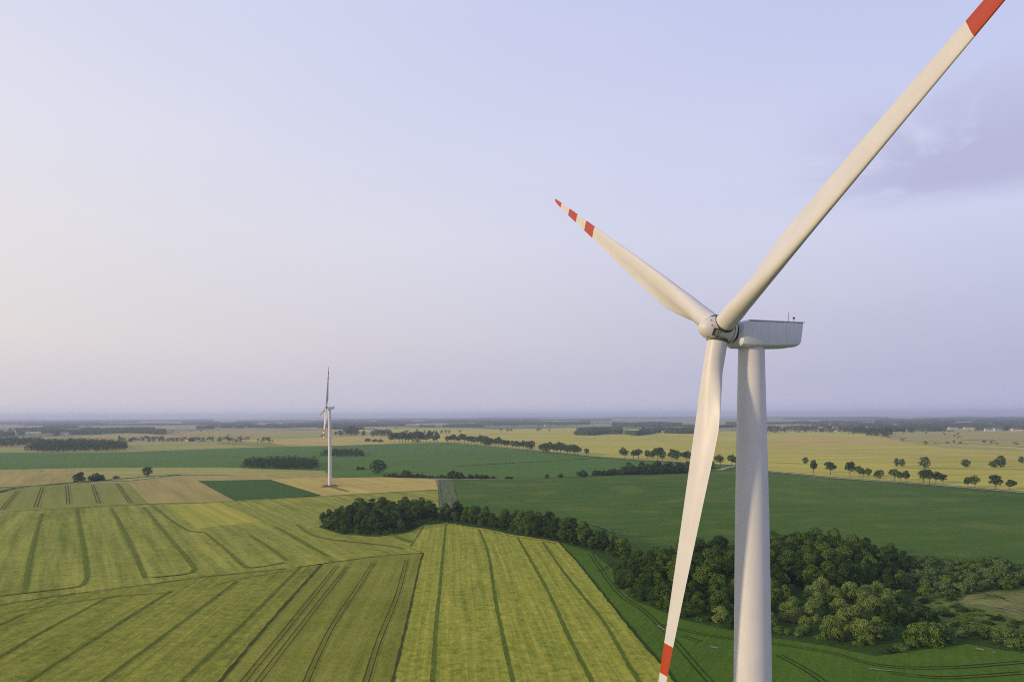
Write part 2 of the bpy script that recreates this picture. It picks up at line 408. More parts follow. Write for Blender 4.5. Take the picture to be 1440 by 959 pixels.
ribbons('tramlines', [[(240, 832), (228, 837), (133, 897), (50, 950), (-40, 1010)], [(333, 816), (322, 824), (247, 880), (140, 959), (20, 1050)],
                      [(423, 795), (350, 867), (253, 959), (140, 1070)], [(172, 836), (150, 840), (117, 857), (60, 887), (0, 922), (-60, 955)],
                      [(33, 862), (0, 877), (-50, 897)]], .9, M['tram'], ZT + .03)
ribbons('headland_line', [[(240, 832), (170, 837), (100, 846), (-40, 868)], [(410, 801), (333, 814), (300, 823)]], .6, M['tram_soft'], ZT + .035)
ribbons('wheel_tracks', [[(474, 795), (430, 850), (341, 959), (255, 1065)], [(489, 796), (445, 852), (362, 959), (283, 1065)],
                         [(525, 791), (500, 830), (465, 884), (430, 959), (392, 1060)], [(572, 786), (558, 838), (532, 902), (514, 959), (480, 1065)]],
        .38, M['rut'], ZT + .04, rough=.3, pair=1.7)
ribbons('tramlines', [[(627, 737), (623, 775), (618, 830), (612, 890), (608, 959), (600, 1070)], [(674, 745), (687, 780), (696, 840), (708, 900), (721, 959), (745, 1070)],
                      [(728, 756), (745, 785), (775, 840), (803, 902), (833, 959), (885, 1065)], [(763, 762), (790, 800), (820, 838), (850, 875), (897, 955), (975, 1068)]], 1.35, M['tram'], ZT + .05, rough=.25)
ribbons('headland_line', [[(600, 738), (627, 736.5), (675, 744), (723, 754), (763, 760), (783, 764)]], .9, M['tram_soft'], ZT + .055)
ribbons('field_margin', [[(595.7, 777), (591, 790), (577, 853), (563, 913), (552, 959), (526, 1075)]], .8, M['rut'], ZT + .06, rough=.6)
ribbons('grass_verge', [[(786, 762), (811, 788), (848, 834), (886, 881), (911, 911), (951, 960), (1010, 1075)]], 1.1, M['rutgreen'], ZT + .065, rough=.6)
ribbons('wheel_tracks', [[(830, 778), (845, 800), (855, 815), (875, 838), (905, 858), (944, 896), (985, 943), (1030, 990), (1070, 1040)],
                         [(865, 790), (850, 800), (838, 803)], [(930, 878), (1000, 893), (1090, 905), (1160, 915), (1240, 935), (1330, 938), (1440, 930)],
                         [(1095, 920), (1140, 945), (1180, 975)], [(1250, 945), (1330, 952), (1440, 945)], [(957, 892), (985, 902)]],
        .40, M['rutgreen'], ZT + .07, rough=.5, pair=1.8)
ribbons('tramlines', [[(50, 713), (60, 684)], [(96, 708), (94, 682)], [(139, 707), (130, 681)], [(184, 707), (165, 680)], [(3, 716), (25, 690)]], .75, M['rut'], ZT + .08, pair=2.4, rough=.2)
ribbons('dark_line', [[(-40, 697), (0, 691), (15, 687), (40, 683.5), (100, 678.5), (180, 672), (253, 667)]], 5, M['rutgreen'], ZT + .09, rough=.6)
ribbons('dark_line', [[(0, 719), (67, 715.5), (200, 709), (330, 704.5), (452, 697.3), (560, 691.3), (616, 688.5)]], 1.5, M['tram_soft'], ZT + .1, rough=.6)
ribbons('dirt_track', [([(1440, 692), (1303, 680.7), (1182, 672.2), (1085, 663.4), (1045, 657.5)], 5), ([(910, 647.5), (830, 641), (750, 633), (640, 622.5)], 5), ([(1012, 661), (1022, 657.5), (1040, 654.5)], 9)], 5, M['road'], ZT + .11, rough=.3)
ribbons('footpath', [([(833, 737), (850, 742), (866, 752), (884, 765)], 2.4), ([(617, 674), (619, 700), (620, 722)], 1.6)], 2, M['path'], ZT + .115, rough=.4)
ribbons('dark_line', [([(1262, 657.5), (1330, 658.3), (1440, 659.5), (1560, 661)], 4), ([(1070, 649), (1125, 651.5)], 4), ([(1350, 618), (1440, 619.5), (1560, 620)], 14), ([(640, 655), (760, 648), (850, 643)], 6)], 4, M['tram'], ZT + .12, rough=.4)  # narrow dark green strips laid across the far fields
ribbons('bare_patch', [([(1372, 832), (1395, 836), (1415, 842)], 1.0), ([(1385, 834), (1412, 841), (1445, 851), (1500, 866)], 1.6), ([(1400, 852), (1425, 858), (1460, 868)], 1.8)], 3, M['bare'], ZT + .13, rough=.8)
ribbons('bare_patch', [([(924, 879), (930, 882), (935, 885)], 1.0), ([(999, 908), (1010, 911)], 1.6), ([(1222, 939), (1238, 941), (1256, 942.5)], .8), ([(1372, 911), (1384, 913.5)], 1.3), ([(1395, 916), (1402, 918)], 1.0)], 1, M['bare'], ZT + .14, rough=.7)

# ------------------------------------------------------------------ turbines
def paint(name, base, dirt=.12, rough=.42):
    mt, nt, out = new_mat(name); T = NT(nt)
    co = T.n('ShaderNodeTexCoord').outputs['Object']
    n1 = T.noise(co, .35, 4, .6)
    n2 = T.noise(T.mapping(co, 0, (6, 6, .25)), 1, 3, .6)
    f_ = T.val('ADD', T.maprange(n1, .35, .75, 0, dirt), T.maprange(n2, .45, .8, 0, dirt * .8))
    principled(T, out, T.mix(f_, base, tuple(x * .55 for x in base)), rough, .35)
    return mt
WHITE = paint('turbine_white', (.56, .543, .525), .14)
TOWERP = paint('tower_paint', (.60, .59, .595), .14)
RED = paint('band_red', (.37, .046, .012), .12)
GREY = paint('nacelle_grey', (.63, .65, .72), .12)
SEAM = paint('seam_grey', (.40, .41, .44), .1)
DARK = paint('joint_dark', (.06, .06, .06), .1, .7)
MID = paint('metal_grey', (.25, .25, .26), .1, .5)

CH = [(1.1, 1.95, 1, 0), (3.0, 1.95, 1, 0), (4.2, 2.05, .86, .15), (6, 2.5, .62, .5), (8, 2.85, .45, .85), (10, 3.05, .36, 1), (12, 3.0, .31, 1), (15, 2.78, .27, 1), (20, 2.42, .24, 1), (26, 1.92, .21, 1),
      (31, 1.52, .19, 1), (36, 1.2, .18, 1), (41, .88, .17, 1), (44, .62, .16, 1), (45.3, .42, .16, 1), (46, .08, .16, 1)]
TW = [(1, 15), (6, 14), (10, 12), (15, 9), (20, 6.5), (26, 4), (31, 2.5), (40, .5), (46, -1)]
BANDS = [.674, .736, .805, .870, .9385, 1.0]
def interp(tab, x, k=1):
    for a, b in zip(tab, tab[1:]):
        if x <= b[0]:
            t = (x - a[0]) / (b[0] - a[0]); return a[k] + (b[k] - a[k]) * t
    return tab[-1][k]

def make_turbine(base, hub_h, yaw, tilt, phi, L, cone, back, label, tower_r, pitch=0.0):
    root = empty('wind_turbine', base)
    tag(root, label, 'wind turbine', 'three-bladed wind turbines')
    A0 = Vector((-math.cos(yaw), -math.sin(yaw), 0)); Z = Vector((0, 0, 1)); S = Z.cross(A0).normalized()
    A = (A0 * math.cos(tilt) + Z * math.sin(tilt)).normalized(); U = A.cross(S).normalized()
    hub = Vector((0, 0, hub_h)) + A0 * back          # rotor centre, in front of the tower axis
    k = L / 46.0
    # tower: rolled steel cans with flange seams
    prof = []
    zs = sorted(set([t[0] for t in tower_r] + [hub_h * x for x in np.linspace(0, .97, 22)]))
    zt = hub_h - 1.66 * k
    zs = [z for z in zs if z < zt] + [zt]
    mb = MB(); n = 64
    mb.loft([[Vector((interp(tower_r, z) * math.cos(6.283185 * j / n), interp(tower_r, z) * math.sin(6.283185 * j / n), z)) for j in range(n)] for z in zs])
    tw = mb.build('tower', TOWERP, root, 40)
    for z in (hub_h - 25.3, hub_h - 55):
        fl = MB(); r = interp(tower_r, z) + .005
        fl.loft([[Vector((q * math.cos(6.283185 * j / n), q * math.sin(6.283185 * j / n), zz)) for j in range(n)] for zz, q in ((z - .05, r - .05), (z - .05, r), (z + .05, r), (z + .05, r - .05))], False, False)
        fl.build('flange_seam', TOWERP, tw, 30)
    # nacelle
    def N(x, s, z): return hub - A0 * (x * k) + S * (s * k) + Z * (z * k)
    nb = MB(); rings = []
    #        x,   top,  bot,  half, sh(x shift of the bottom), inset
    for x, top, bot, hw, shx in ((1.55, .45, -1.35, 1.1, 0), (1.75, .70, -1.62, 1.45, 0), (2.25, .80, -1.74, 1.62, 0), (4.5, .80, -1.74, 1.66, 0), (6.6, .80, -1.66, 1.66, 0), (8.2, .80, -1.60, 1.66, -.16), (8.72, .80, -1.47, 1.62, -.32), (8.78, .74, -1.40, 1.56, -.34)):
        c = [(-hw + .12, top), (hw - .12, top), (hw, top - .12), (hw, bot + .42), (hw - .10, bot + .20), (hw - .34, bot + .04), (hw - .60, bot), (-hw + .60, bot), (-hw + .34, bot + .04), (-hw + .10, bot + .20), (-hw, bot + .42), (-hw, top - .12)]
        rings.append([N(x + shx * (top - z) / (top - bot), s, z) for s, z in c])
    nb.loft(rings)
    nac = nb.build('nacelle', GREY, root, 28)
    rb = MB(); rb.box(N(5.62, 0, .835), (A0, S, Z), 3.28 * k, 1.70 * k, .03 * k); rb.build('roof_lip', GREY, nac)
    for x in (4.45, 6.65):
        for sg in (-1, 1):
            pb = MB(); pb.box(N(x, sg * 1.662, -.28), (A0, S, Z), .012 * k, .004 * k, .92 * k); pb.build('panel_seam', SEAM, nac)
    for x in (3.6, 6.2):
        sk = MB(); sk.box(N(x, 0, .90), (A0, S, Z), .45 * k, .55 * k, .04 * k); sk.build('roof_hatch', GREY, nac)
    ms = MB(); ms.tube(N(7.55, .9, .86), N(7.55, .9, 1.0), .10 * k, .07 * k); ms.tube(N(7.55, .9, 1.0), N(7.55, .9, 1.85), .045 * k, .03 * k)
    ms.build('lightning_rod', MID, nac)
    an = MB(); an.tube(N(8.2, .9, .86), N(8.2, .9, 1.30), .035 * k, .03 * k); an.tube(N(8.2, .9, 1.22), N(8.2, .9, 1.42), .05 * k, .13 * k, 10); an.tube(N(8.35, .9, 1.3), N(8.05, .9, 1.3), .03 * k, .03 * k)
    an.build('wind_sensor', DARK, nac)
    # hub and spinner: profile turned about the rotor axis
    hb = MB(); n = 56
    pf = [(2.22, .02), (2.19, .24), (2.05, .52), (1.8, .78), (1.45, .99), (1.05, 1.13), (.6, 1.23), (.2, 1.28), (-.6, 1.30), (-1.15, 1.28), (-1.25, 1.22), (-1.27, 1.05)]
    def ring(x, r, c=hub): return [c + A * (x * k) + (S * math.cos(6.283185 * j / n) + U * math.sin(6.283185 * j / n)) * (r * k) for j in range(n)]
    hb.loft([ring(x, r) for x, r in pf])
    hubo = hb.build('hub', WHITE, root, 35)
    cb = MB(); cb.loft([ring(-1.2, 1.02), ring(-1.75, 1.02)]); cb.build('bearing_collar', DARK, hubo, 30)
    for x, r in ((.86, 1.243), (-.92, 1.305)):
        sm = MB(); sm.loft([ring(x - .02, r - .03), ring(x - .02, r + .012), ring(x + .02, r + .008), ring(x + .02, r - .03)], False, False)
        sm.build('panel_seam', DARK, hubo, 30)
    hd = (S * .90 - U * .44).normalized(); ht = A.cross(hd).normalized()
    hc = hub + A * (.98 * k) + hd * (1.13 * k)
    fwd = (A * .96 - hd * .28).normalized(); nr = fwd.cross(ht).normalized()
    if nr.dot(hd) < 0: nr = -nr
    hm = MB(); hm.box(hc + nr * .005, (fwd, ht, nr), .36 * k, .36 * k, .05 * k); ho = hm.build('hatch', DARK, hubo)
    hm = MB(); hm.box(hc + nr * .05 - fwd * (.10 * k) - ht * (.02 * k), (fwd, ht, nr), .22 * k, .27 * k, .02 * k); hm.build('hatch_cover', MID, hubo)
    for d0 in (S * .8 + U * .6, S * .4 - U * .92, S * .99 + U * .1):
        d0 = d0.normalized(); p = hub + A * (1.55 * k) + d0 * (1.0 * k); bl = MB(); bl.tube(p - A * .02, p + (A * .6 + d0 * .8) * (.05 * k), .06 * k, .05 * k, 8)
        bl.build('bolt', DARK, hubo)
    # blades
    for b in range(3):
        ph = phi + b * 2 * math.pi / 3
        d0 = U * math.cos(ph) + S * math.sin(ph); t0 = S * math.cos(ph) - U * math.sin(ph)
        d = d0 * math.cos(cone) + A * math.sin(cone); ax = A * math.cos(cone) - d0 * math.sin(cone)
        st = sorted(set([1.15, 2, 3, 3.6, 4.2, 5, 6, 7, 8, 9, 10, 11, 12, 13.5, 15, 17, 20, 23, 26, 28.5, 33, 36, 38.5, 44, 45.3, 45.7, 46] + [x * 46 for x in BANDS]))
        rings = []; M_ = 36
        for s in st:
            c = interp(CH, s, 1); tc = interp(CH, s, 2); bf = interp(CH, s, 3); th = math.radians(interp(TW, s)) + pitch
            cd = t0 * math.cos(th) + ax * math.sin(th); td = ax * math.cos(th) - t0 * math.sin(th)
            pa = .5 + (.32 - .5) * bf; r = []
            for j in range(M_):
                a = 2 * math.pi * j / M_
                X = .5 + .5 * math.cos(a)                     # 1 = leading edge
                xx = 1 - X
                yt = 5 * tc * (.2969 * math.sqrt(max(xx, 0)) - .126 * xx - .3516 * xx ** 2 + .2843 * xx ** 3 - .1015 * xx ** 4)
                camber = .035 * (1 - (2 * xx - .8) ** 2) * bf
                ya = math.copysign(yt, math.sin(a)) - camber if abs(math.sin(a)) > 1e-9 else -camber
                if math.sin(a) > 0 and xx > .5: ya -= .05 * tc * math.sin((xx - .5) * 2 * math.pi) * 1.6   # hollow near the trailing edge
                yc = .5 * math.sin(a) * (tc if tc < 1 else 1)
                y = yc + (ya - yc) * bf
                r.append(hub + d * (s * k) + cd * ((X - (1 - pa)) * c * k) + td * (y * c * k))
            rings.append(r)
        bm_ = MB()
        def mf(i):
            s = (st[i] + st[i + 1]) / 2 / 46
            for q in range(5):
                if BANDS[q] < s < BANDS[q + 1]: return 1 if q % 2 == 0 else 0
            return 0
        bm_.loft(rings, mfun=mf)
        bo = bm_.build('blade', [WHITE, RED], root, 60)
        cr = MB(); 
        def rr_(s, r): return [hub + d * (s * k) + (t0 * math.cos(6.283185 * j / 40) + ax * math.sin(6.283185 * j / 40)) * (r * k) for j in range(40)]
        cr.loft([rr_(.95, 1.035), rr_(1.22, 1.035), rr_(1.22, .96)], False, False)
        cr.build('root_ring', DARK, bo, 30)
    return root

hubw = at_depth(1011.5, 463.4, 1.493 * 46)
YAW = .327
A0n = Vector((-math.cos(YAW), -math.sin(YAW), 0))
BACK = 3.75
bn = hubw - A0n * BACK
hh = hubw.z
make_turbine((bn.x, bn.y, 0), hh, YAW, .0986, -1.0223, 46, .0807, BACK, 'large white wind turbine close by with red-banded blades, its tower beside the wood',
             [(0, 2.15), (H - 50, 1.95), (H - 26.8, 1.83), (H - 9.6, 1.62), (H + 6.4, 1.265), (hh, 1.22)])
bf_ = G(464, 683.5)
Yf = bf_.y
hf = H + (CY - 571 + .0042 * (464 - 720)) / F * Yf
make_turbine((bf_.x, bf_.y, 0), hf, .345, .0986, .33, 47.5, .06, BACK, 'small distant white wind turbine standing alone in the straw field, rotor seen edge-on',
             [(0, 2.2), (hf * .5, 1.9), (hf, 1.4)], math.radians(48))
def disc(name, c, r, mat, z):
    mb = MB(); rng = random.Random(3)
    vs = [(c[0] + r * math.cos(a) * rng.uniform(.85, 1.15), c[1] + r * math.sin(a) * rng.uniform(.85, 1.15), z) for a in np.linspace(0, 6.283, 40)[:-1]]
    mb.add(vs, [tuple(range(39))]); o = mb.build(name, mat); return tag(o, kind='structure')
disc('gravel_pad', (bf_.x, bf_.y), 8, M['soil'], ZT + .2)
disc('gravel_pad', (bn.x, bn.y), 9, M['soil'], ZT + .2)
ribbons('access_track', [[(450, 684), (464, 684.5), (477, 683.2)], [(466, 684.5), (478, 687.5), (488, 690)]], 3, M['soil'], ZT + .19, rough=.6)

# ------------------------------------------------------------------ trees
def leaf_mat(name, dark, light):
    mt, nt, out = new_mat(name); T = NT(nt)
    at = T.n('ShaderNodeAttribute', attribute_name='tone').outputs['Fac']
    oi = T.n('ShaderNodeObjectInfo').outputs['Random']
    f_ = T.val('ADD', T.val('MULTIPLY', at, .75), T.val('MULTIPLY', oi, .30), clamp=True)
    c = T.mix(f_, dark, light)
    d = T.n('ShaderNodeBsdfDiffuse'); T.l(c, d.inputs[0])
    t = T.n('ShaderNodeBsdfTranslucent'); T.l(T.mix(.4, c, (.06, .12, .01)), t.inputs[0])
    mx = T.n('ShaderNodeMixShader'); mx.inputs[0].default_value = .15
    T.l(d.outputs[0], mx.inputs[1]); T.l(t.outputs[0], mx.inputs[2]); T.l(mx.outputs[0], out.inputs[0])
    return mt
LEAF = {'dark': leaf_mat('leaf_dark', (.021, .054, .010), (.094, .156, .030)),
        'mid': leaf_mat('leaf_mid', (.034, .080, .013), (.145, .210, .040)),
        'pale': leaf_mat('leaf_pale', (.042, .086, .014), (.225, .290, .075)),
        'silver': leaf_mat('leaf_silver', (.034, .074, .018), (.160, .232, .072)),
        'deep': leaf_mat('leaf_deep', (.014, .037, .009), (.060, .104, .024))}
mt, nt, out = new_mat('bark'); T = NT(nt)
principled(T, out, T.mix(T.noise(T.n('ShaderNodeTexCoord').outputs['Object'], 3, 3), (.05, .04, .028), (.14, .115, .085)), .9, .1)
BARK = mt

def leaves(verts, tones, lobes, n, size, rng, cull=True):
    """append leaf-clump quads lying on and just inside the lobes' surfaces"""
    L = np.array([l[:6] for l in lobes]); c = L[:, :3]; r = L[:, 3:6]
    wgt = (r[:, 0] * r[:, 2]); wgt = wgt / wgt.sum()
    lt = rng.uniform(0, 1, len(L))
    k = rng.choice(len(L), n, p=wgt)
    d = rng.normal(size=(n, 3)); d[:, 2] = np.where((d[:, 2] < -.3) & (rng.random(n) < .5), -d[:, 2], d[:, 2]); d /= np.linalg.norm(d, axis=1)[:, None]
    rad = rng.uniform(.72, 1.08, n) ** .8
    p = c[k] + d * r[k] * rad[:, None]
    if cull:
        q = np.ones(n, bool)
        for i in range(len(L)):
            ins = (((p - c[i]) / (r[i] * .66)) ** 2).sum(1) < 1
            q &= ~(ins & (k != i))
        p, d, k = p[q], d[q], k[q]; n = len(p)
    nr = d + rng.normal(size=(n, 3)) * .45 + np.array([0, 0, .15]); nr /= np.linalg.norm(nr, axis=1)[:, None]
    a = np.cross(nr, rng.normal(size=(n, 3))); a /= np.linalg.norm(a, axis=1)[:, None]
    b = np.cross(nr, a)
    s = size * rng.uniform(.55, 1.25, n)[:, None]; s2 = s * rng.uniform(.5, .9, n)[:, None]
    q = np.stack([p - a * s * .5 - b * s2 * .3, p + a * s * .1 - b * s2 * .55, p + a * s * .55 + b * s2 * .15, p - a * s * .1 + b * s2 * .5], 1)
    verts.append(q.reshape(-1, 3)); tones.append(np.clip(rng.uniform(0, .55, n) + lt[k] * .5, 0, 1))

def leaf_mesh(name, verts, tones, mat):
    v = np.concatenate(verts); t = np.concatenate(tones).astype(np.float32); n = len(t)
    me = bpy.data.meshes.new(name); me.vertices.add(4 * n); me.vertices.foreach_set('co', v.astype(np.float32).ravel())
    me.loops.add(4 * n); me.loops.foreach_set('vertex_index', np.arange(4 * n, dtype=np.int32))
    me.polygons.add(n); me.polygons.foreach_set('loop_start', np.arange(0, 4 * n, 4, dtype=np.int32))
    me.update(calc_edges=True)
    me.attributes.new('tone', 'FLOAT', 'FACE').data.foreach_set('value', t)
    me.materials.append(mat); return me

def crown_lobes(rng, h, rx, z0, nl, lr, lean=0.0):
    """lobes filling a crown from z0*h up to h"""
    zc = (z0 + 1) / 2 * h; rz = (1 - z0) / 2 * h; out = []
    while len(out) < nl:
        q = rng.uniform(-1, 1, 3); m_ = np.linalg.norm(q)
        if m_ > 1: continue
        r = lr * h * rng.uniform(.5, 1.45)
        f_ = 1 - .25 * max(q[2], 0)
        out.append((q[0] * (rx * h - r * .5) * f_ + lean * h * (q[2] + 1) * .5, q[1] * (rx * h - r * .5) * f_, zc + q[2] * (rz - r * .6), r, r * rng.uniform(.8, 1.2), r * rng.uniform(.7, 1.0)))
    return out

def trunk_mesh(name, h, z0, lobes, r0, rng):
    mb = MB(); top = Vector((0, 0, h * (z0 + .35)))
    pts = [Vector((0, 0, -.3)), Vector((rng.uniform(-.1, .1), rng.uniform(-.1, .1), h * z0 * .6)), Vector((rng.uniform(-.2, .2), rng.uniform(-.2, .2), h * (z0 + .12))), top]
    rr = [r0 * 1.25, r0 * .9, r0 * .7, r0 * .3]
    mb.loft([[p + Vector((r * math.cos(6.283 * j / 7), r * math.sin(6.283 * j / 7), 0)) for j in range(7)] for p, r in zip(pts, rr)])
    for l in [lobes[i] for i in rng.choice(len(lobes), min(6, len(lobes)), replace=False)]:
        s = pts[1].lerp(pts[2], rng.uniform(.2, 1)); e = Vector(l[:3])
        mid = s.lerp(e, .5) + Vector((0, 0, h * .03)); mb.tube(s, mid, r0 * .42, r0 * .28, 5); mb.tube(mid, e, r0 * .28, r0 * .08, 5)
    me = mb.mesh(name, 50); me.materials.append(BARK); return me

VAR = {}
def variant(key, mat, seed, h, rx, z0, nl, lr, n, size, trunk=.22, lean=0.0):
    rng = np.random.default_rng(seed)
    lb = crown_lobes(rng, h, rx, z0, nl, lr, lean)
    v, t = [], []; leaves(v, t, lb, n, size, rng)
    cm = leaf_mesh('crown', v, t, LEAF[mat])
    tm = trunk_mesh('trunk', h, max(z0, .06), lb, trunk, rng) if trunk else None
    VAR.setdefault(key, []).append((cm, tm, h))
for i, (mt_, rx) in enumerate((('dark', .36), ('dark', .30), ('mid', .36), ('dark', .40), ('mid', .30), ('deep', .34), ('deep', .30))):
    variant('wood_' + mt_, mt_, 100 + i, 13, rx, .06, 34, .118, 7000, .52, .20)
for i in range(3): variant('willow', 'pale', 200 + i, 9, .50, -.05, 32, .165, 6500, .46, .22)
for i in range(3): variant('bush', 'silver', 230 + i, 5, .62, -.25, 20, .22, 2600, .45, 0)
for i in range(2): variant('bush_green', 'mid', 240 + i, 5, .60, -.25, 18, .22, 2400, .45, 0)
for i in range(2): variant('bush_dark', 'deep', 250 + i, 5, .60, -.25, 18, .22, 1800, .55, 0)
for i, (rx, z0, ln) in enumerate(((.34, .32, 0), (.40, .36, .1), (.30, .28, -.06), (.44, .40, .05), (.36, .30, -.1), (.28, .38, 0))):
    variant('road', 'deep' if i % 2 else 'dark', 300 + i, 14, rx, z0 * .72, 24, .15, 3200, .80, .32, ln)
for i in range(3): variant('field', 'deep', 330 + i, 12, .46, .0, 28, .18, 3400, .75, .3)

ONES = ['', 'first', 'second', 'third', 'fourth', 'fifth', 'sixth', 'seventh', 'eighth', 'ninth', 'tenth', 'eleventh', 'twelfth', 'thirteenth', 'fourteenth', 'fifteenth', 'sixteenth', 'seventeenth', 'eighteenth', 'nineteenth']
TENS = {20: 'twent', 30: 'thirt', 40: 'fort', 50: 'fift', 60: 'sixt', 70: 'sevent', 80: 'eight', 90: 'ninet'}
def ordinal(n):
    if n < 20: return ONES[n]
    if n >= 100: return 'hundred' + ('th' if n == 100 else '-and-' + ordinal(n - 100))
    t, o = n // 10 * 10, n % 10
    return TENS[t] + 'ieth' if o == 0 else TENS[t] + 'y-' + ONES[o]

def plant(key, loc, h, label, cat, group, wide=1.0, name=None, rng=rnd):
    cm, tm, h0 = rng.choice(VAR[key]); s = h / h0
    if tm is None:
        o = link(name or 'bush', cm); o.location = loc; o.rotation_euler = (0, 0, rng.uniform(0, 6.28)); o.scale = (s * wide, s * wide, s)
        return tag(o, label, cat, group)
    r = empty(name or 'tree', loc, rng.uniform(0, 6.28)); r.scale = (s * wide, s * wide, s)
    link('crown', cm, r); link('trunk', tm, r)
    return tag(r, label, cat, group)

def in_poly(x, y, P):
    c = False; n = len(P)
    for i in range(n):
        x1, y1 = P[i]; x2, y2 = P[(i + 1) % n]
        if (y1 > y) != (y2 > y) and x < (x2 - x1) * (y - y1) / (y2 - y1) + x1: c = not c
    return c
def edge_dist(x, y, P):
    b = 1e9
    for i in range(len(P)):
        ax, ay = P[i]; bx, by = P[(i + 1) % len(P)]; dx, dy = bx - ax, by - ay
        t = max(0, min(1, ((x - ax) * dx + (y - ay) * dy) / (dx * dx + dy * dy + 1e-9)))
        b = min(b, math.hypot(x - ax - t * dx, y - ay - t * dy))
    return b
def scatter(poly_px, dist, seed, tries=9000, maxn=999):
    P = [tuple(G(x, y)[:2]) for x, y in poly_px]; rng = random.Random(seed)
    xs = [p[0] for p in P]; ys = [p[1] for p in P]; out = []
    for _ in range(tries):
        x, y = rng.uniform(min(xs), max(xs)), rng.uniform(min(ys), max(ys))
        if not in_poly(x, y, P): continue
        if all((x - a) ** 2 + (y - b) ** 2 > dist * dist for a, b, _ in out):
            out.append((x, y, edge_dist(x, y, P)))
            if len(out) >= maxn: break
    return out

# --- the wood behind the tower
WOOD = [(864, 815), (878, 830), (893, 843), (930, 859), (965, 870), (1036, 885), (1090, 893), (1160, 902), (1225, 911), (1262, 903), (1272, 880), (1258, 862), (1268, 838), (1285, 815), (1283, 800), (1255, 790), (1200, 778), (1150, 772), (1060, 776), (950, 783), (895, 792), (872, 803)]
W = []
for x, y, e in scatter(WOOD, 7.7, 5):
    px, py = pix((x, y, 0))
    r = rnd.random()
    h = 7.5 + 6.5 * min(1, e / 22) + rnd.uniform(-2.0, 2.8)
    if px > 1100 and py > 838 and not (px > 1235 and py > 880) or (px > 985 and py > 868 and r < .5): key = 'willow'; h = min(h, 9.5) * rnd.uniform(.75, 1.0)
    elif px > 1030 and py > 820 and r < .35: key = 'willow'; h *= .75
    elif r < .50: key = 'wood_dark'
    elif r < .78: key = 'wood_mid'
    else: key = 'wood_deep'
    if px < 950: h *= .85
    if px > 1180 and py < 830: key = rnd.choice(['wood_deep', 'wood_dark', 'wood_mid'])
    W.append((x, y, h, key, px, py))
LOOK = {'wood_dark': 'dark green leafy tree', 'wood_mid': 'mid green leafy tree', 'wood_deep': 'very dark green tree', 'willow': 'pale yellow-green round-topped willow'}
zones = [('left of lower blade', lambda p: p < 985), ('between blade and tower', lambda p: 985 <= p < 1062), ('just right of tower', lambda p: 1062 <= p < 1130),
         ('further right of tower', lambda p: 1130 <= p < 1200), ('at its right end', lambda p: p >= 1200)]
cnt = {}
for x, y, h, key, px, py in sorted(W, key=lambda q: q[1]):
    zn_ = next(n_ for n_, f_ in zones if f_(px)); cnt[(zn_, key)] = cnt.get((zn_, key), 0) + 1
    plant(key, (x, y, 0), h, f"{LOOK[key]}, {ordinal(cnt[(zn_, key)])} from the front in wood {zn_}", 'tree', 'trees of the wood behind the tower', rnd.uniform(.88, 1.15),
          name='willow_tree' if key == 'willow' else 'tree')
NW = len(W)
# shrubs along the wood's front edge and to its right
edge_line = smooth_pts([(868, 822), (894, 844), (930, 858), (965, 870), (1036, 884), (1090, 892), (1160, 901), (1225, 912)], 8)
pts = [G(*p) for p in edge_line]; acc = 0; k_ = 0
for a, b in zip(pts, pts[1:]):
    acc += (b - a).length
    if acc > 5.0:
        acc = 0; k_ += 1
        plant(rnd.choice(['bush_green', 'bush_dark', 'bush']), (a.x + rnd.uniform(-1, 1), a.y + rnd.uniform(-1, 2), 0), rnd.uniform(2.0, 4.2), f"low rounded shrub, {ordinal(k_)} from the left along the wood's front edge", 'shrub', "shrubs fringing the wood", rnd.uniform(.9, 1.3))
SHR = scatter([(1262, 802), (1300, 792), (1440, 803), (1520, 812), (1520, 836), (1440, 828), (1345, 836), (1290, 840), (1268, 832)], 5.3, 8)
for i, (x, y, e) in enumerate(sorted(SHR, key=lambda q: pix((q[0], q[1], 0))[0])):
    plant('bush' if rnd.random() < .75 else 'bush_green', (x, y, 0), rnd.uniform(3.5, 7.0), f"silvery green shrub, {ordinal(i + 1)} from the left in thicket right of wood", 'shrub', 'silvery shrubs right of the wood', rnd.uniform(1, 1.5))
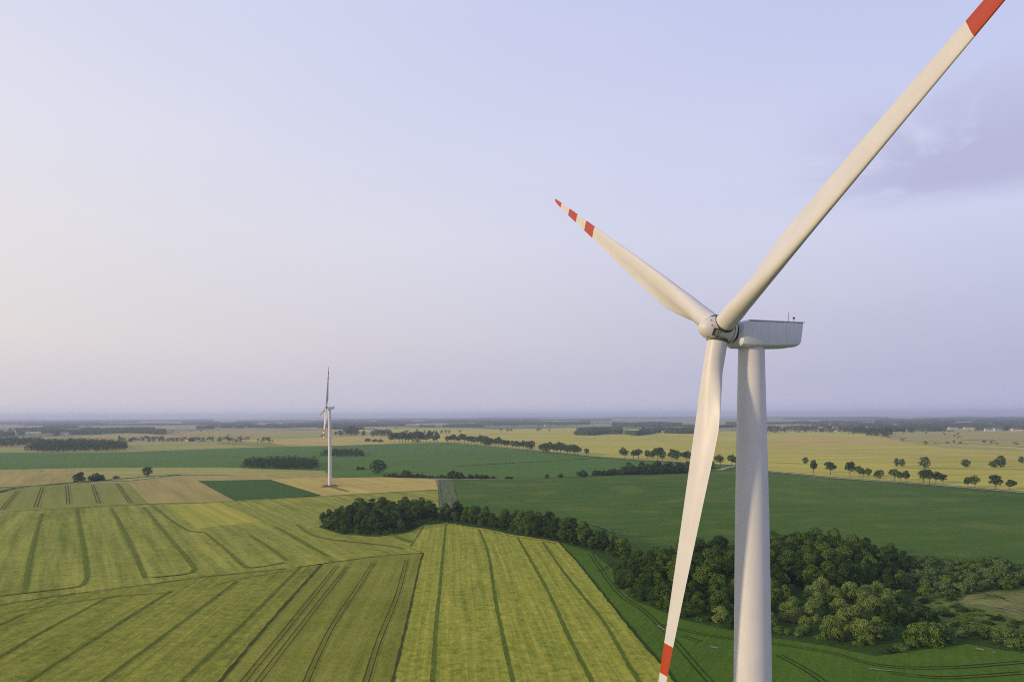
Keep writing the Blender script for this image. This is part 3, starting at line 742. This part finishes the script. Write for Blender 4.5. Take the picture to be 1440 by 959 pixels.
for i, (px, py, h, key, wd) in enumerate(sorted([(1292, 905, 7.0, 'bush_green', 1.0), (1306, 909, 6.8, 'bush_green', .9), (1322, 907, 6.2, 'bush', .9), (1335, 905, 5.0, 'bush', .8), (1283, 912, 3.4, 'bush_green', 1.0), (1268, 917, 2.6, 'bush_green', 1.5), (1250, 920, 2.2, 'bush_dark', 1.6),
                                         (1310, 874, 3.6, 'bush_dark', 1.6), (1292, 868, 3.2, 'bush', 1.3), (1358, 874, 2.8, 'bush_green', 1.1), (1361, 896, 2.6, 'bush', 1.1), (1386, 899, 4.4, 'bush_green', 1.1), (1402, 898, 4.2, 'bush_green', 1.1),
                                         (1415, 908, 5.2, 'bush', 1.2), (1436, 912, 4.6, 'bush_green', 1.3), (1330, 868, 2.6, 'bush_dark', 1.5), (1345, 884, 2.2, 'bush_dark', 1.3), (1390, 880, 1.8, 'bush_dark', 1.8), (1425, 884, 1.7, 'bush_dark', 1.8), (1272, 872, 5.5, 'bush_dark', 1.2), (1300, 850, 2.4, 'bush_dark', 1.6), (1318, 842, 2.6, 'bush', 1.5), (1338, 846, 2.0, 'bush_dark', 1.8), (1376, 868, 2.0, 'bush_green', 1.4), (1405, 872, 1.8, 'bush_dark', 1.7), (1352, 862, 2.2, 'bush_dark', 1.7), (1296, 862, 2.6, 'bush_dark', 1.5), (1320, 892, 2.4, 'bush_dark', 1.5), (1374, 890, 2.2, 'bush_green', 1.3)])):
    plant(key, G(px, py), h * 1.2, f"{'pale green' if key != 'bush_dark' else 'dark green'} rounded bush, {ordinal(i + 1)} from the left on the rough meadow", 'bush', 'bushes on the rough meadow', wd)

MEAD = scatter([(1268, 838), (1340, 838), (1350, 856), (1420, 872), (1500, 884), (1500, 912), (1440, 912), (1366, 900), (1300, 904), (1276, 884)], 5.2, 31, 6000, 80)
for i, (x, y, e) in enumerate(sorted(MEAD, key=lambda q: pix((q[0], q[1], 0))[0])):
    plant(rnd.choice(['bush_dark', 'bush_green', 'bush_green', 'bush']), (x, y, 0), rnd.uniform(.9, 2.6), f"low green scrub mound, {ordinal(i + 1)} from the left on the rough meadow", 'scrub', 'scrub mounds on the rough meadow', rnd.uniform(1.6, 2.8), name='scrub_mound')

# --- tree belt
BELT = [(450, 739), (480, 749), (530, 752), (570, 747), (598, 734), (617, 731), (617, 723), (560, 722), (505, 726), (462, 732)]
B = []
for x, y, e in scatter(BELT, 8.6, 21):
    B.append((x, y, 7.0 + 6.0 * min(1, e / 12) + rnd.uniform(-2, 3)))
for row, off in ((0, 0), (1, 6), (2, 12)):
    P = [G(*p) for p in smooth_pts([(618, 731), (680, 740), (730, 749), (790, 761), (850, 776), (892, 790)], 10)]
    acc = 0
    for a, b in zip(P, P[1:]):
        acc += (b - a).length
        if acc > 7.6:
            acc = 0; pxx = pix(a)[0]
            B.append((a.x + rnd.uniform(-1.5, 1.5), a.y + off + rnd.uniform(-2, 2), (11.5 if pxx < 730 else 13.0 if pxx < 830 else 9.5) + rnd.uniform(-3.5, 2.5)))
for i, (x, y, h) in enumerate(sorted(B, key=lambda q: pix((q[0], q[1], 0))[0])):
    key = rnd.choices(['wood_dark', 'wood_deep', 'wood_mid'], (5, 3, 3))[0]
    plant(key, (x, y, 0), h, f"{LOOK[key]}, {ordinal(i + 1)} from the left in the belt behind the barley", 'tree', 'trees of the belt behind the barley field', rnd.uniform(1.0, 1.3))
k_ = 0; acc = 0
P = [G(*p) for p in smooth_pts([(452, 741), (480, 750), (530, 753), (571, 748), (599, 735), (630, 732.5), (680, 741), (730, 750.5), (790, 762.5), (850, 778), (890, 792)], 14)]
for a, b in zip(P, P[1:]):
    acc += (b - a).length
    if acc > 7:
        acc = 0; k_ += 1
        plant(rnd.choice(['bush_green', 'bush_dark', 'bush_dark']), (a.x, a.y + rnd.uniform(0, 3), 0), rnd.uniform(2.5, 4.8), f"low dark shrub, {ordinal(k_)} from the left along the foot of the tree belt", 'shrub', 'shrubs at the foot of the tree belt', rnd.uniform(.9, 1.3))

# --- roadside rows and field trees (photo px of the foot, height px, width factor)
ROW = []
for x in range(551, 621, 5): ROW.append((x + rnd.uniform(-1.5, 1.5), 622.5 + rnd.uniform(-.3, .3), rnd.uniform(12, 17), 1.0))
for x in (629, 634, 639, 644): ROW.append((x, 622.8, rnd.uniform(9, 11), 1.0))
for i in range(13): ROW.append((649 + i * 4.7 + rnd.uniform(-1, 1), 623.3 + i * .42, rnd.uniform(10.5, 13.5), 1.1))
for x, y, h in ((709, 629.2, 10), (714, 629.5, 9.5), (721, 630.2, 10.5), (726, 630.6, 11), (731, 631, 10), (736, 631.3, 12), (741, 631.6, 11.5), (746, 632, 12), (748, 632.2, 9), (760, 632.5, 8), (763, 633, 9), (768, 636, 15), (773, 636.3, 13),
                (778, 637, 15), (783, 637.5, 16), (788, 637.8, 15), (793, 638.3, 13), (798, 639, 14), (803, 639.5, 15), (808, 640, 14), (813, 640.3, 12), (825, 640.5, 9)): ROW.append((x, y, h, 1.05))
for x, y, h in ((879, 645.5, 15), (891, 645, 14), (898, 645, 14), (910, 646.3, 13), (917, 646.8, 14), (925, 648, 17), (932, 648.5, 15), (945, 650, 17), (952, 650.5, 17), (966, 650.5, 16), (972, 651, 16), (1013, 655, 16), (1029, 654.5, 15), (1034, 654.5, 12), (1060, 658, 15)): ROW.append((x, y, h, 1.1))
for x, y, h, wd in ((1144, 665.5, 17, .9), (1168, 667.2, 17, 1.15), (1195, 669.8, 21, .8), (1208, 671, 15, .9), (1214, 671.3, 14, 1), (1221, 671.5, 14, .9), (1236, 673, 12, 1), (1258, 676, 17, 1.2), (1266, 677, 14, 1), (1274, 678, 14, 1), (1299, 678.5, 17, 1.05), (1307, 680.5, 19, 1.1),
                    (1316, 679.5, 15, 1.0), (1326, 680.5, 15, 1.0), (1361, 685.3, 13, 1.2), (1371, 686, 16, 1), (1400, 689, 20, 1.1), (1420, 689.5, 16, 1.25)): ROW.append((x, y, h, wd))
def px_h(px, py, hp): return 1.08 * hp / F * G(px, py).y
for i, (x, y, hp, wd) in enumerate(sorted(ROW)):
    plant('field' if rnd.random() < .12 else 'road', G(x, y), px_h(x, y, hp) * rnd.uniform(.88, 1.14), f"dark broad-crowned roadside tree, {ordinal(i + 1)} from the left along the track past the wheat field", 'tree', 'roadside trees along the track', wd)
FAR = [(454, 615.5, 6, 1), (472, 614, 7, .8), (479, 613, 8, 1), (488, 612, 11, 1.2), (494, 612, 12, 1.2), (501, 612.5, 10, 1.1), (511, 613, 8, .8), (524, 614, 8, .8), (530, 613, 10, 1), (536, 613.5, 10, 1), (541, 613.5, 10, 1), (547, 613.5, 9, 1), (572, 609.8, 6, .8), (586, 609.5, 6, .7), (597, 610.5, 7, .8),
       (603, 611, 6, .8), (610, 611, 7, .9), (614, 611, 7, .9), (621, 610.5, 6, .8), (627, 610, 6, .7), (632, 610, 6, .7), (647, 609.5, 5, .9), (704, 607.5, 5, 1), (714, 607.5, 5, 1), (719, 607, 5, 1), (756, 607, 5, 1), (759, 607, 5, 1), (773, 606.5, 4, .9),
       (1132, 652.3, 10, .9), (1261, 656, 11, .7), (1268, 656, 10, 1), (1300, 658.5, 15, 1.05), (1359, 657.2, 12, 1.05), (1398, 657.5, 10, 1.3), (1408, 657, 15, 1.1), (1436, 651.5, 9, .9),
       (1201, 609.5, 9, 1), (1206, 609, 10, 1.1), (1212, 610, 11, 1.2), (1220, 612.5, 9, 1), (1227, 613, 12, 1), (1233, 613.5, 9, 1), (1243, 613.5, 11, 1), (1248, 614.5, 13, 1.1), (1262, 608, 7, 1.2), (1270, 608.5, 8, 1), (1280, 608, 9, 1.2), (1250, 617, 4, 1), (1270, 621, 5, 1), (1302, 625, 6.5, 1), (1302, 611, 4, 1),
       (1327, 612, 4, 1), (1342, 614, 4, 1), (1347, 612, 4, 1), (1332, 624.5, 4, 1.2), (1342, 624, 5, 1), (1350, 624.5, 5, 1.3), (1383, 624, 6, 1.6), (1394, 625, 6, 1.2), (1402, 625.5, 3.5, 1.5), (1429, 627, 5.5, 1.6), (1316, 625, 3, 2), (1348, 617, 3.5, 1),
       (101, 619.5, 5, .9), (168, 621, 8, .5), (532, 666, 18, 1.35), (207, 669.5, 14, 1)]
TINY = [q for q in FAR if q[2] <= 7]; FAR = [q for q in FAR if q[2] > 7]
for i, (x, y, hp, wd) in enumerate(sorted(FAR)):
    plant('field', G(x, y), px_h(x, y, hp), f"dark field tree, {ordinal(i + 1)} from the left among trees apart from the roadside rows", 'tree', 'lone trees out in the fields', wd)
HB = [(112, 677.5, 13, 1.0), (131, 676, 9, 1.2), (137, 676, 10, 1.2), (142, 676, 8, 1.1), (162, 673, 4, 1.2), (166, 672.5, 3, 1.2), (517, 620.5, 4, 1.8), (527, 621, 3.5, 1.8), (535, 621.5, 4, 1.5), (504, 661, 5, 1.2), (510, 660.5, 4, 1.4)]
x = 541
while x < 700:
    HB.append((x, 671.2 + (x - 541) * .012, rnd.uniform(3, 6), 1.3)); x += rnd.uniform(4, 7)
HB += [(570, 671.5, 10, .9), (574, 671.5, 9, 1), (636, 673, 11, 1), (642, 673, 9, 1.1), (648, 673, 8, 1.1), (661, 673, 6, 1.2), (677, 673, 5.5, 1.6), (683, 673, 5, 1.5), (714, 673, 3, 2.5), (718, 673, 3, 2), (769, 672, 5, 1.2), (788, 671.5, 5, 1.5), (818, 670.5, 9, 1.2), (822, 670.5, 7, 1.4)]
x = 838
while x < 980:
    t = (x - 838) / 142; HB.append((x, 668.5 - t * 4 + rnd.uniform(-.6, .6), rnd.uniform(5.5, 9) + 7 * t * rnd.random(), 1.25)); x += rnd.uniform(3.5, 5.5)
for x, y in ((885, 664, ), (905, 663), (925, 661.5), (940, 661), (955, 660), (968, 659), (985, 659.5), (995, 658)): HB.append((x, y, rnd.uniform(9, 13), 1.2))
for i, (x, y, hp, wd) in enumerate(sorted(HB)):
    plant('bush_dark', G(x, y), px_h(x, y, hp), f"dark hedge bush, {ordinal(i + 1)} from the left along the far edges of the green fields", 'bush', 'hedge bushes along the far field edges', wd)

# ------------------------------------------------------------------ woods that read as one mass
def mass(name, poly_px, spacing, h, lpt, size, mat, label, seed, lr=.33):
    rng = np.random.default_rng(seed); v, t = [], []
    for x, y, e in scatter(poly_px, spacing, seed, 6000):
        hh_ = h * rng.uniform(.72, 1.1)
        lb = []
        for _ in range(5):
            r = hh_ * rng.uniform(.2, lr); lb.append((x + rng.normal() * hh_ * .16, y + rng.normal() * hh_ * .16, hh_ * rng.uniform(.3, .95) - r * .5, r, r, r * .9))
        leaves(v, t, lb, lpt, size, rng, False)
    o = link(name, leaf_mesh(name, v, t, LEAF[mat])); return tag(o, label, 'wood', None, 'stuff')
mass('copse', [(342, 659.5), (380, 660.5), (445, 660.5), (444, 652), (400, 650), (350, 653)], 8, 13, 150, 1.3, 'deep', 'dark copse of trees standing in the green field left of the distant turbine', 41)
mass('copse', [(452, 641), (480, 643), (512, 642), (508, 637), (470, 637)], 9, 11, 130, 1.4, 'deep', 'small dark copse in the green field behind the distant turbine', 42)
mass('wood', [(36, 636), (100, 636), (176, 634), (175, 627), (110, 624), (60, 625)], 12, 19, 110, 2.0, 'deep', 'dense dark wood along the upper edge of the green field at the far left', 43)
mass('wood', [(-60, 630), (0, 629.5), (36, 627), (60, 622), (0, 621), (-60, 622)], 15, 19, 90, 2.4, 'deep', 'dark wood behind the dense one at the left edge of the picture', 44)

def canopy_mat():
    mt, nt, out = new_mat('canopy'); T = NT(nt)
    co = T.n('ShaderNodeTexCoord').outputs['Object']
    c = T.mix(T.noise(co, .03, 4, .7), (.018, .036, .014), (.055, .080, .030))
    principled(T, out, c, 1, .02); return mt
CANOPY = canopy_mat()
def far_wood(poly_px, h, label, seed):
    """far forest: an uneven canopy surface over its footprint, with sides"""
    P = [tuple(G(x, y)[:2]) for x, y in poly_px]; rng = random.Random(seed)
    xs = [p[0] for p in P]; ys = [p[1] for p in P]; Y = sum(ys) / len(ys)
    c = max(9, min(Y / 400, 60)); cy = c * max(1.0, (max(ys) - min(ys)) / (c * 70))
    cx = c * max(1.0, (max(xs) - min(xs)) / (c * 220))
    nx = int((max(xs) - min(xs)) / cx) + 2; ny = int((max(ys) - min(ys)) / cy) + 2
    mb = MB(); idx = {}
    for i in range(nx):
        for j in range(ny):
            x = min(xs) + i * cx + rng.uniform(-.3, .3) * cx; y = min(ys) + j * cy + rng.uniform(-.3, .3) * cy
            if in_poly(x, y, P):
                idx[(i, j)] = len(mb.v); mb.v.append((x, y, h * (rng.uniform(.55, 1.0) + .2 * mnoise.noise((x * .004, y * .004, seed)))))
    cells = {(i, j) for (i, j) in idx if all(q in idx for q in ((i + 1, j), (i, j + 1), (i + 1, j + 1)))}
    low = {}
    def lo(q):
        if q not in low:
            x, y, z = mb.v[idx[q]]; low[q] = len(mb.v); mb.v.append((x, y, -.5))
        return low[q]
    for (i, j) in cells:
        mb.f.append((idx[(i, j)], idx[(i + 1, j)], idx[(i + 1, j + 1)], idx[(i, j + 1)])); mb.m.append(0)
        for (di, dj), a, b in (((-1, 0), (i, j + 1), (i, j)), ((1, 0), (i + 1, j), (i + 1, j + 1)), ((0, -1), (i, j), (i + 1, j)), ((0, 1), (i + 1, j + 1), (i, j + 1))):
            if (i + di, j + dj) not in cells:
                mb.f.append((idx[a], lo(a), lo(b), idx[b])); mb.m.append(0)
    if not mb.f: return
    me = bpy.data.meshes.new('forest'); me.from_pydata(mb.v, [], mb.f); me.materials.append(CANOPY); me.update()
    tag(link('forest', me), label, 'forest', None, 'stuff')
def hz(x): return CY - .0042 * (x - 720)
def strip(x0, x1, a0, a1, b, lab, seed, h=20):
    """forest from x0 to x1 whose near edge lies a px and far edge b px below the horizon"""
    rng = random.Random(seed); k = max(3, int((x1 - x0) / 25)); pts = []
    for i in range(k + 1):
        x = x0 + (x1 - x0) * i / k; pts.append((x, hz(x) + (a0 + (a1 - a0) * i / k) * rng.uniform(.96, 1.04)))
    for i in range(k, -1, -1):
        x = x0 + (x1 - x0) * i / k; pts.append((x, hz(x) + b * rng.uniform(.9, 1.15)))
    far_wood(pts, h, lab, seed)
FW = [(-120, 130, 25.5, 25, 17), (125, 222, 23.5, 20.5, 16), (60, 110, 17, 17, 13.5), (276, 302, 17.5, 17.5, 14.5), (300, 470, 16.5, 17, 9.5), (455, 500, 18, 18, 9.5), (497, 570, 16, 15, 12.5), (668, 830, 13.5, 14, 10.5), (803, 912, 27.5, 26.5, 20.5), (905, 990, 27, 27.5, 22), (860, 960, 17, 17, 13.5),
      (1150, 1300, 21, 21.5, 11), (1290, 1560, 21, 22, 12), (1230, 1440, 12, 12, 9), (860, 1000, 5.5, 5.5, 3.6), (540, 700, 7, 7, 5), (0, 300, 7, 7, 5.2), (1020, 1160, 15, 15, 12.5), (1080, 1150, 21, 22, 19.5), (960, 1040, 19, 19, 17), (1180, 1330, 24.5, 25, 23.5), (1290, 1440, 24.5, 24, 22.8),
      (0, 140, 11, 11, 8.5), (330, 520, 8.5, 8.5, 7), (700, 860, 8, 8, 6.4), (1100, 1250, 8, 8, 6.5), (1330, 1440, 8, 8, 6.0), (180, 290, 12, 12, 10.5), (560, 660, 11, 11, 9), (590, 680, 16.5, 17, 15.2)]
SIDE = lambda x: 'far left' if x < 250 else 'left of centre' if x < 560 else 'centre' if x < 860 else 'right of centre' if x < 1150 else 'far right'
cnt = {}
r3 = random.Random(50); FW2 = []
for x0, x1, a0, a1, b in FW:
    d = (a0 + a1) / 2 - b
    if d < 4: FW2.append((x0, x1, a0, a1, b)); continue
    n = int(d / 2.6) + 1
    for q in range(n):
        u0, u1 = q / n, (q + r3.uniform(.35, .65)) / n
        xx = x0 + r3.uniform(-10, 15)
        while xx < x1:
            wd = r3.uniform(45, 130) * (1.6 if q == 0 else 1)
            FW2.append((xx, min(xx + wd, x1 + 12), a0 + (a1 - a0) * (xx - x0) / (x1 - x0) - d * u0 + r3.uniform(-.4, .4), a0 + (a1 - a0) * (min(xx + wd, x1) - x0) / (x1 - x0) - d * u0 + r3.uniform(-.4, .4), a0 - d * u1))
            xx += wd + r3.uniform(-4, 40)
FW = [q for q in FW2 if q[1] - q[0] > 8]
r2 = random.Random(77)
for i in range(26):
    x0 = r2.uniform(-150, 1400); a = r2.uniform(2.6, 12); FW.append((x0, x0 + r2.uniform(40, 200), a, a, a * r2.uniform(.78, .9)))
for i, (x0, x1, a0, a1, b) in enumerate(sorted(FW, key=lambda q: -q[2])):
    s_ = SIDE((x0 + x1) / 2); cnt[s_] = cnt.get(s_, 0) + 1
    strip(x0, x1, a0, a1, b, f"bluish far-off forest strip on the plain at {s_}, {ordinal(cnt[s_])} outward towards the horizon", 400 + i, 16 if a0 > 12 else 15)

# ------------------------------------------------------------------ village houses and barns
def flat(name, c, rough=.8):
    mt, nt, out = new_mat(name); T = NT(nt)
    n_ = T.noise(T.n('ShaderNodeTexCoord').outputs['Object'], .8, 3)
    principled(T, out, T.mix(n_, c, tuple(x * .8 for x in c)), rough, .1); return mt
WALLS = {'white': flat('wall_white', (.50, .49, .47)), 'cream': flat('wall_cream', (.55, .48, .36)), 'brick': flat('wall_brick', (.33, .18, .12))}
ROOFS = {'red': flat('roof_red', (.20, .085, .055)), 'grey': flat('roof_grey', (.16, .16, .17)), 'brown': flat('roof_brown', (.17, .10, .07))}
GLASS = flat('window_dark', (.04, .045, .05), .2)
HM = {}
def house(px, py, wcol, rcol, wd, dp, ht, rz, label, group, name='house'):
    key = (wcol, rcol, wd, dp, ht)
    if key not in HM:
        X, Y, Z = Vector((1, 0, 0)), Vector((0, 1, 0)), Vector((0, 0, 1))
        a = MB(); a.box((0, 0, ht / 2), (X, Y, Z), wd / 2, dp / 2, ht / 2)
        rh = dp * .42
        a.add([(-wd / 2, -dp / 2, ht), (-wd / 2, dp / 2, ht), (-wd / 2, 0, ht + rh), (wd / 2, -dp / 2, ht), (wd / 2, dp / 2, ht), (wd / 2, 0, ht + rh)], [(0, 1, 2), (3, 5, 4)])
        me = a.mesh('wall'); me.materials.append(WALLS[wcol])
        b = MB(); o = .5
        for s in (-1, 1):
            e0 = Vector((0, s * (dp / 2 + o), ht - o * .84)); e1 = Vector((0, -.0, ht + rh)); nn = Vector((0, s * .64, .77)) * .25
            b.add([e0 + X * (-wd / 2 - o), e0 + X * (wd / 2 + o), e1 + X * (wd / 2 + o), e1 + X * (-wd / 2 - o), e0 + X * (-wd / 2 - o) + nn, e0 + X * (wd / 2 + o) + nn, e1 + X * (wd / 2 + o) + nn, e1 + X * (-wd / 2 - o) + nn],
                  [(0, 1, 2, 3), (4, 7, 6, 5), (0, 4, 5, 1), (1, 5, 6, 2), (2, 6, 7, 3), (3, 7, 4, 0)])
        mr = b.mesh('roof'); mr.materials.append(ROOFS[rcol])
        c = MB(); c.box((wd * .22, 0, ht + rh + .4), (X, Y, Z), .35, .35, .9); mc = c.mesh('chimney'); mc.materials.append(WALLS['brick'])
        HM[key] = (me, mr, mc)
    me, mr, mc = HM[key]
    r = empty(name, G(px, py), rz); link('wall', me, r); ro = link('roof', mr, r)
    if name == 'house': link('chimney', mc, ro)
    return tag(r, label, name, group)
rv = random.Random(9)
vill = []
for i in range(26): vill.append((192 + i * 4.6 + rv.uniform(-2, 2) if i < 20 else 318 + (i - 20) * 6, 619.5 + rv.uniform(-1.8, 1.6)))
for i, (x, y) in enumerate(sorted(vill)):
    wc = rv.choice(['white', 'white', 'cream', 'brick']); rc = rv.choice(['red', 'grey', 'brown', 'grey'])
    house(x, y, wc, rc, rv.choice([11, 14, 18]), 9, rv.choice([4, 5.5]), rv.uniform(-.6, .6), f"small {'brick' if wc == 'brick' else wc + '-walled'} house with {rc} roof, {ordinal(i + 1)} from the left in far left village", 'houses of the far left village')
vill = [(1082 + i * 4.6 + rv.uniform(-2, 2), 606.5 + rv.uniform(-1.6, 1.8)) for i in range(26)]
for i, (x, y) in enumerate(sorted(vill)):
    wc = rv.choice(['white', 'cream', 'brick', 'brick']); rc = rv.choice(['red', 'red', 'brown'])
    house(x, y, wc, rc, rv.choice([11, 14, 18]), 9, rv.choice([4, 5.5]), rv.uniform(-.6, .6), f"small {'brick' if wc == 'brick' else wc + '-walled'} house with {rc} roof, {ordinal(i + 1)} from the left in village right of tower", 'houses of the village right of the tower')
BARN = [(91, 612.0, 40), (649, 596.5, 60), (655, 597, 50), (672, 598.5, 70), (878, 599, 60), (1307, 604, 26), (1311, 604.3, 24), (1362, 603.5, 40), (1345, 598, 40), (500, 593.5, 60), (1390, 606.5, 30), (1402, 606, 36), (1430, 606, 40), (1340, 603.8, 40), (588, 597.3, 50), (770, 599.5, 40)]
for i, (x, y, wd) in enumerate(sorted(BARN)):
    house(x, y, 'white', 'grey' if i % 3 else 'red', wd, 18, 7, rv.uniform(-.3, .3), f"long white farm building far out on the plain, {ordinal(i + 1)} from the left", 'white farm buildings far out on the plain', 'barn')
# garden trees, hedgerow trees and other tiny far trees: past the first 300 trees, one object
rng = np.random.default_rng(5); v, t = [], []
for i in range(170):
    x, y = (rv.uniform(170, 385), 620.5 + rv.uniform(-2.5, 2.2)) if i < 95 else (rv.uniform(1075, 1235), 607.5 + rv.uniform(-2.0, 1.6))
    if not 341 < x < 362: TINY.append((x, y, rv.uniform(2.5, 6.5), rv.uniform(.8, 1.3)))
for x0, y0, x1, y1, n in ((130, 607, 215, 604.5, 14), (0, 603, 130, 601, 16), (185, 611, 290, 607, 12), (480, 606, 560, 604, 10), (660, 600.5, 800, 599, 22), (880, 602, 960, 601, 12), (1180, 610.5, 1260, 612, 10), (1270, 608.5, 1400, 606, 24), (1020, 606, 1080, 606, 10), (830, 604, 860, 603, 6), (300, 600, 470, 598, 16), (1100, 600, 1200, 599, 14)):
    for i in range(n):
        q = rv.random(); TINY.append((x0 + (x1 - x0) * q, y0 + (y1 - y0) * q + rv.uniform(-.4, .4), rv.uniform(1.6, 3.4), rv.uniform(.9, 1.6)))
for x, y, hp, wd in TINY:
    p = G(x, y); h = min(px_h(x, y, hp), 20); lb = []
    for _ in range(5):
        r = h * rng.uniform(.22, .34); lb.append((p.x + rng.normal() * h * .17 * wd, p.y + rng.normal() * h * .17, h * rng.uniform(.3, .85) - r * .2, r * wd, r, r))
    leaves(v, t, lb, 110, h * .16, rng, False)
tag(link('distant_trees', leaf_mesh('distant_trees', v, t, LEAF['deep'])), 'small far-off hedgerow and garden trees dotted over the plain and through the villages', 'trees', None, 'stuff')

# ------------------------------------------------------------------ haze
hx = MB(); 
X0, X1, Y0, Y1, Z0, Z1 = -45000, 45000, -1500, 60000, -1.0, 150.0
hx.box(((X0 + X1) / 2, (Y0 + Y1) / 2, (Z0 + Z1) / 2), (Vector((1, 0, 0)), Vector((0, 1, 0)), Vector((0, 0, 1))), (X1 - X0) / 2, (Y1 - Y0) / 2, (Z1 - Z0) / 2)
mt, nt, out = new_mat('haze'); T = NT(nt)
pv = T.n('ShaderNodeVolumePrincipled'); pv.inputs['Color'].default_value = (.68, .75, 1.0, 1); pv.inputs['Density'].default_value = 8.5e-5; pv.inputs['Anisotropy'].default_value = .25
T.l(pv.outputs[0], out.inputs['Volume'])
ho = hx.build('haze', mt); tag(ho, 'pale lavender haze thickening towards the horizon', 'haze', None, 'stuff')
print('WOOD', NW, 'BELT', len(B), 'ROW', len(ROW), 'FAR', len(FAR), 'HB', len(HB))
